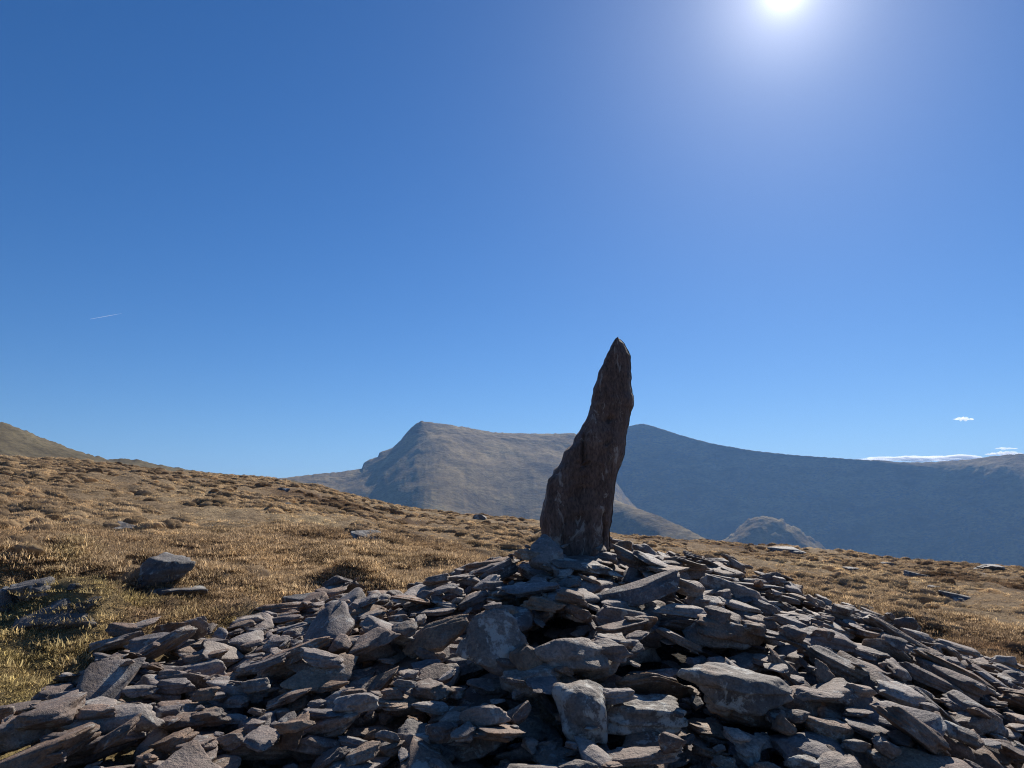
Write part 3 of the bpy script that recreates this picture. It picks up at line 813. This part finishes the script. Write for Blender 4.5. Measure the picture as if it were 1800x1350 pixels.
for n, (px, py, w, h, turn, flat, label) in enumerate(ROCKS):
    P, below = None, 0
    while P is None:
        P = ground_hit(px, py + below); below += 3
    m = project(P)[2] / FPX
    a_, hh = w * m, h * m
    if flat: dims = np.array([a_ / 2, a_ * 0.36, max(hh * 0.75, a_ * 0.16)])
    else:    dims = np.array([a_ / 2, a_ * 0.36, hh * 0.56])
    shp = stone_shape(4, 3000 + n, sides=5 + n % 3, sharp=24, lumps=0.8, tilt=0.4)
    R = rot(math.radians(turn), 0.18 if flat else 0.05, rng.normal() * 0.3)
    zz = P[2] + ((-0.05 if w > 100 else -0.2) * dims[2] if flat else hh * 0.30)
    obj('rock', mesh_from('rock', (shp[0] * dims) @ R.T, shp[1], M_BOULDER), loc=(P[0] * (1 + dims[1] * 0.3 / P[1]), P[1] + dims[1] * 0.3, zz), label=label, category='rock')

# ------------------------------------------------------------------ grass
def clump(name, n, radius, length, width, droop, mat, seed, dome=0.0):
    """a tuft of blades; with dome > 0 they grow on a mound of that height"""
    r = np.random.default_rng(seed)
    a = r.uniform(0, 2 * math.pi, n); rr = radius * np.sqrt(r.uniform(0, 1, n))
    bx, by = rr * np.cos(a), rr * np.sin(a)
    bz = dome * (1 - (rr / radius) ** 2) - 0.015
    L = length * r.uniform(0.35, 1.0, n)
    out = a + r.normal(0, 0.9, n); lean = droop * r.uniform(0.1, 1.0, n)
    side = out + math.pi / 2 + r.normal(0, 0.6, n)
    pts = []
    for t_, wf in ((0, 1.0), (0.5, 0.8), (1.0, 0.0)):
        ang = lean * t_
        px = bx + np.cos(out) * L * t_ * np.sin(ang + 0.15); py = by + np.sin(out) * L * t_ * np.sin(ang + 0.15)
        pz = bz + L * t_ * np.cos(ang)
        if wf > 0:
            wx, wy = np.cos(side) * width * wf / 2, np.sin(side) * width * wf / 2
            pts += [np.stack([px - wx, py - wy, pz], 1), np.stack([px + wx, py + wy, pz], 1)]
        else: pts.append(np.stack([px, py, pz], 1))
    V = np.stack(pts, 1).reshape(-1, 3)
    b = np.arange(n)[:, None] * 5
    f = np.concatenate([b + [0, 1, 3], b + [0, 3, 2], b + [2, 3, 4]])
    if dome > 0:
        v, fi = ICO[2]
        v = v * (1 + 0.25 * noise(v[:, 0] * 2 + seed, v[:, 1] * 2, v[:, 2] * 2))[:, None] * [radius * 0.98, radius * 0.98, dome]
        f = np.concatenate([f, fi + len(V)]); V = np.vstack([V, v])
    return bpy.data.objects.new(name, mesh_from(name, V, f, mat, smooth=dome > 0))

M_TURF = blade_material('turf_blades', 1.12); M_TUSS = blade_material('moor_grass_blades', 1.25)
kinds = bpy.data.collections.new('grass_kinds')
src = []
for k in range(3): src.append(clump('a_turf%d' % k, 100, 0.13, 0.035, 0.005, 1.7, M_TURF, 10 + k))
for k in range(3): src.append(clump('b_tuft%d' % k, 150, 0.15, 0.06, 0.006, 1.75, M_TUSS, 20 + k))
for k in range(3): src.append(clump('c_tuss%d' % k, 340, 0.22, 0.075, 0.007, 1.8, M_TUSS, 30 + k, 0.11))
for o in src: kinds.objects.link(o)

def scatter_grass(name, label, pts, idx, scl):
    n = len(pts)
    me = bpy.data.meshes.new(name); me.vertices.add(n); me.vertices.foreach_set('co', pts.astype(np.float32).ravel())
    at = me.attributes.new('rot', 'FLOAT_VECTOR', 'POINT')
    rr = np.stack([rng.normal(0, 0.12, n), rng.normal(0, 0.12, n), rng.uniform(0, 6.28, n)], 1).astype(np.float32); at.data.foreach_set('vector', rr.ravel())
    at = me.attributes.new('scl', 'FLOAT', 'POINT'); at.data.foreach_set('value', scl.astype(np.float32))
    at = me.attributes.new('idx', 'INT', 'POINT'); at.data.foreach_set('value', idx.astype(np.int32))
    o = obj(name, me, kind='stuff', label=label)
    ng = bpy.data.node_groups.new(name, 'GeometryNodeTree')
    ng.interface.new_socket('Geometry', in_out='INPUT', socket_type='NodeSocketGeometry')
    ng.interface.new_socket('Geometry', in_out='OUTPUT', socket_type='NodeSocketGeometry')
    gi, go = ng.nodes.new('NodeGroupInput'), ng.nodes.new('NodeGroupOutput')
    ci = ng.nodes.new('GeometryNodeCollectionInfo'); ci.inputs['Collection'].default_value = kinds
    ci.inputs['Separate Children'].default_value = True; ci.inputs['Reset Children'].default_value = True
    ip = ng.nodes.new('GeometryNodeInstanceOnPoints'); ip.inputs['Pick Instance'].default_value = True
    def attr(nm, ty):
        a = ng.nodes.new('GeometryNodeInputNamedAttribute'); a.data_type = ty; a.inputs['Name'].default_value = nm; return a.outputs['Attribute']
    ng.links.new(gi.outputs[0], ip.inputs['Points']); ng.links.new(ci.outputs[0], ip.inputs['Instance'])
    ng.links.new(attr('idx', 'INT'), ip.inputs['Instance Index']); ng.links.new(attr('rot', 'FLOAT_VECTOR'), ip.inputs['Rotation'])
    ng.links.new(attr('scl', 'FLOAT'), ip.inputs['Scale']); ng.links.new(ip.outputs[0], go.inputs[0])
    o.modifiers.new('grass', 'NODES').node_group = ng
    return o

def polar_points(n, r0, r1, half=44, power=1.0):
    u = rng.uniform(0, 1, n)
    r = np.sqrt(r0 * r0 + u * (r1 * r1 - r0 * r0)) if power == 1.0 else r0 * (r1 / r0) ** u
    a = np.radians(rng.uniform(-half, half, n))
    return r * np.sin(a), r * np.cos(a), r
def off_cairn(x, y, m=0.0):
    return cairn_profile(x, y) < -0.0 + m
COVER = smooth_box(cover.astype(float), 2)
def open_turf(x, y):
    i, j = cells(np.stack([x, y], 1))
    return (COVER[i, j] < 0.3) & ((PROF[i, j] < 0.2) | (x < GX0) | (x > GX1) | (y < GY0) | (y > GY1))
x, y, r = polar_points(34000, 2.2, 15)
k = open_turf(x, y); x, y = x[k], y[k]
near_turf = noise(x * 0.7, y * 0.7, seed=91) + (8.5 - np.hypot(x + 1.5, y)) * 0.25
idx = np.where(near_turf > -0.1 + rng.normal(0, 0.6, len(x)), rng.integers(0, 3, len(x)), rng.integers(3, 6, len(x)))
scatter_grass('turf', 'short grassy turf round the foot of the cairn', np.stack([x, y, ground(x, y)], 1), idx, rng.uniform(0.5, 1.5, len(x)) * np.where(idx > 5, 0.6, 1))
x, y, r = polar_points(90000, 8, 120, power=0)
k = open_turf(x, y); x, y, r = x[k], y[k], r[k]
tn = fbm(x * 0.45, y * 0.45, seed=93, octaves=3)
k = rng.uniform(-0.9, 1.0, len(x)) < tn + 0.35; x, y, r, tn = x[k], y[k], r[k], tn[k]
idx = np.where(tn + rng.normal(0, 0.3, len(x)) > 0.25 + np.clip((17 - r) / 6, 0, 2), rng.integers(6, 9, len(x)), rng.integers(3, 6, len(x)))
scatter_grass('moor_grass', 'tussocky brown moor grass covering the slope', np.stack([x, y, ground(x, y) - 0.01], 1), idx, rng.uniform(0.6, 1.25, len(x)) * np.clip(r / 40, 0.9, 1.5))

# ------------------------------------------------------------------ clouds and the contrail
t_c = NT('cloud_white')
cv = t_c.node('ShaderNodeVolumePrincipled'); cv.inputs['Color'].default_value = (1, 1, 1, 1)
cv.inputs['Density'].default_value = 0.022; cv.inputs['Anisotropy'].default_value = 0.5
t_c.link(cv.outputs[0], t_c.out.inputs['Volume'])
def cloud(px, py, w, h, dist, label, seed, lumps=26):
    r = np.random.default_rng(seed)
    d = ray(px, py); d = d / d[1]
    c = np.array([0, 0, EYE]) + d * dist
    m = dist * math.sqrt(1 + d[0] ** 2 + d[2] ** 2) / FPX
    vs, fs, off = [], [], 0
    for n in range(lumps):
        u = r.uniform(-1, 1)
        env = (1 - abs(u) ** 2.0)
        s = np.array([w * r.uniform(0.10, 0.22), w * 0.10, h * r.uniform(0.2, 0.45) * (0.35 + env)]) * m / 1.6
        v, f = ICO[2]
        p = v * (1 + 0.35 * noise(v[:, 0] * 2.2 + n, v[:, 1] * 2.2, v[:, 2] * 2.2 + seed))[:, None] * s
        p = p + np.array([u * w / 2 * m, r.normal() * w * 0.1 * m, (r.uniform(-0.3, 0.5) * env - 0.2) * h / 2 * m])
        vs.append(p); fs.append(f + off); off += len(v)
    obj('cloud', mesh_from('cloud', np.concatenate(vs), np.concatenate(fs), t_c.m), loc=c, label=label, category='cloud', group='small clouds above the right ridge')
cloud(1635, 806, 190, 9, 16000, 'long low strip of white cloud along the right ridge', 1, 40)
cloud(1775, 797, 60, 8, 16500, 'white cloud strip touching the ridge at the right edge', 2, 22)
cloud(1695, 736, 30, 8, 15000, 'small lone white cloud wisp above the right ridge', 3, 14)
cloud(1766, 788, 34, 4, 15500, 'thin cloud sliver just above the strip at the right', 4, 12)

P0, P1 = [np.array([0, 0, EYE]) + ray(*p) / np.linalg.norm(ray(*p)) * 33000 for p in ((158, 561), (214, 551))]
ax = (P1 - P0); Lc = np.linalg.norm(ax); ax = ax / Lc
s1 = np.cross(ax, [0, 0, 1]); s1 /= np.linalg.norm(s1); s2 = np.cross(ax, s1)
tt = np.linspace(0, 1, 40); ringv = []
for q in tt:
    wd = 12 * (0.35 + 0.65 * math.sin(math.pi * min(1, 0.12 + q * 0.83)))
    for g in np.linspace(0, 2 * math.pi, 8, endpoint=False):
        ringv.append(ax * Lc * q + (s1 * math.cos(g) + s2 * math.sin(g)) * wd)
ii, jj = np.meshgrid(np.arange(39), np.arange(8), indexing='ij')
cf = np.stack([ii * 8 + jj, ii * 8 + (jj + 1) % 8, (ii + 1) * 8 + (jj + 1) % 8, (ii + 1) * 8 + jj], -1).reshape(-1, 4)
obj('contrail', mesh_from('contrail', np.array(ringv), cf, t_c.m), loc=P0, label='short thin white contrail in the blue sky at left', category='contrail')

# ------------------------------------------------------------------ the air
hz0, hz1, hzr = -142.0, 330.0, 5300.0
t_h = NT('haze_air'); t_h.n.remove(t_h.out) if False else None
pv = t_h.node('ShaderNodeVolumePrincipled')
pv.inputs['Color'].default_value = (0.24, 0.51, 1.0, 1)
pv.inputs['Density'].default_value = 0.00013
pv.inputs['Anisotropy'].default_value = 0.2
t_h.link(pv.outputs[0], t_h.out.inputs['Volume'])
hv = np.array([(x, y, z) for z in (hz0, hz1) for x, y in ((-hzr, -hzr), (hzr, -hzr), (hzr, hzr), (-hzr, hzr))])
hf = np.array([(3, 2, 1, 0), (4, 5, 6, 7), (0, 1, 5, 4), (1, 2, 6, 5), (2, 3, 7, 6), (3, 0, 4, 7)])
obj('haze', mesh_from('haze', hv, hf, t_h.m, smooth=False), kind='stuff', label='thin blue haze between the viewer and the mountains')
print('built in', round(time.time() - T0, 1), 's; triangles', sum(len(o.data.loop_triangles) or len(o.data.polygons) * 2 for o in sc.objects if o.type == 'MESH'))
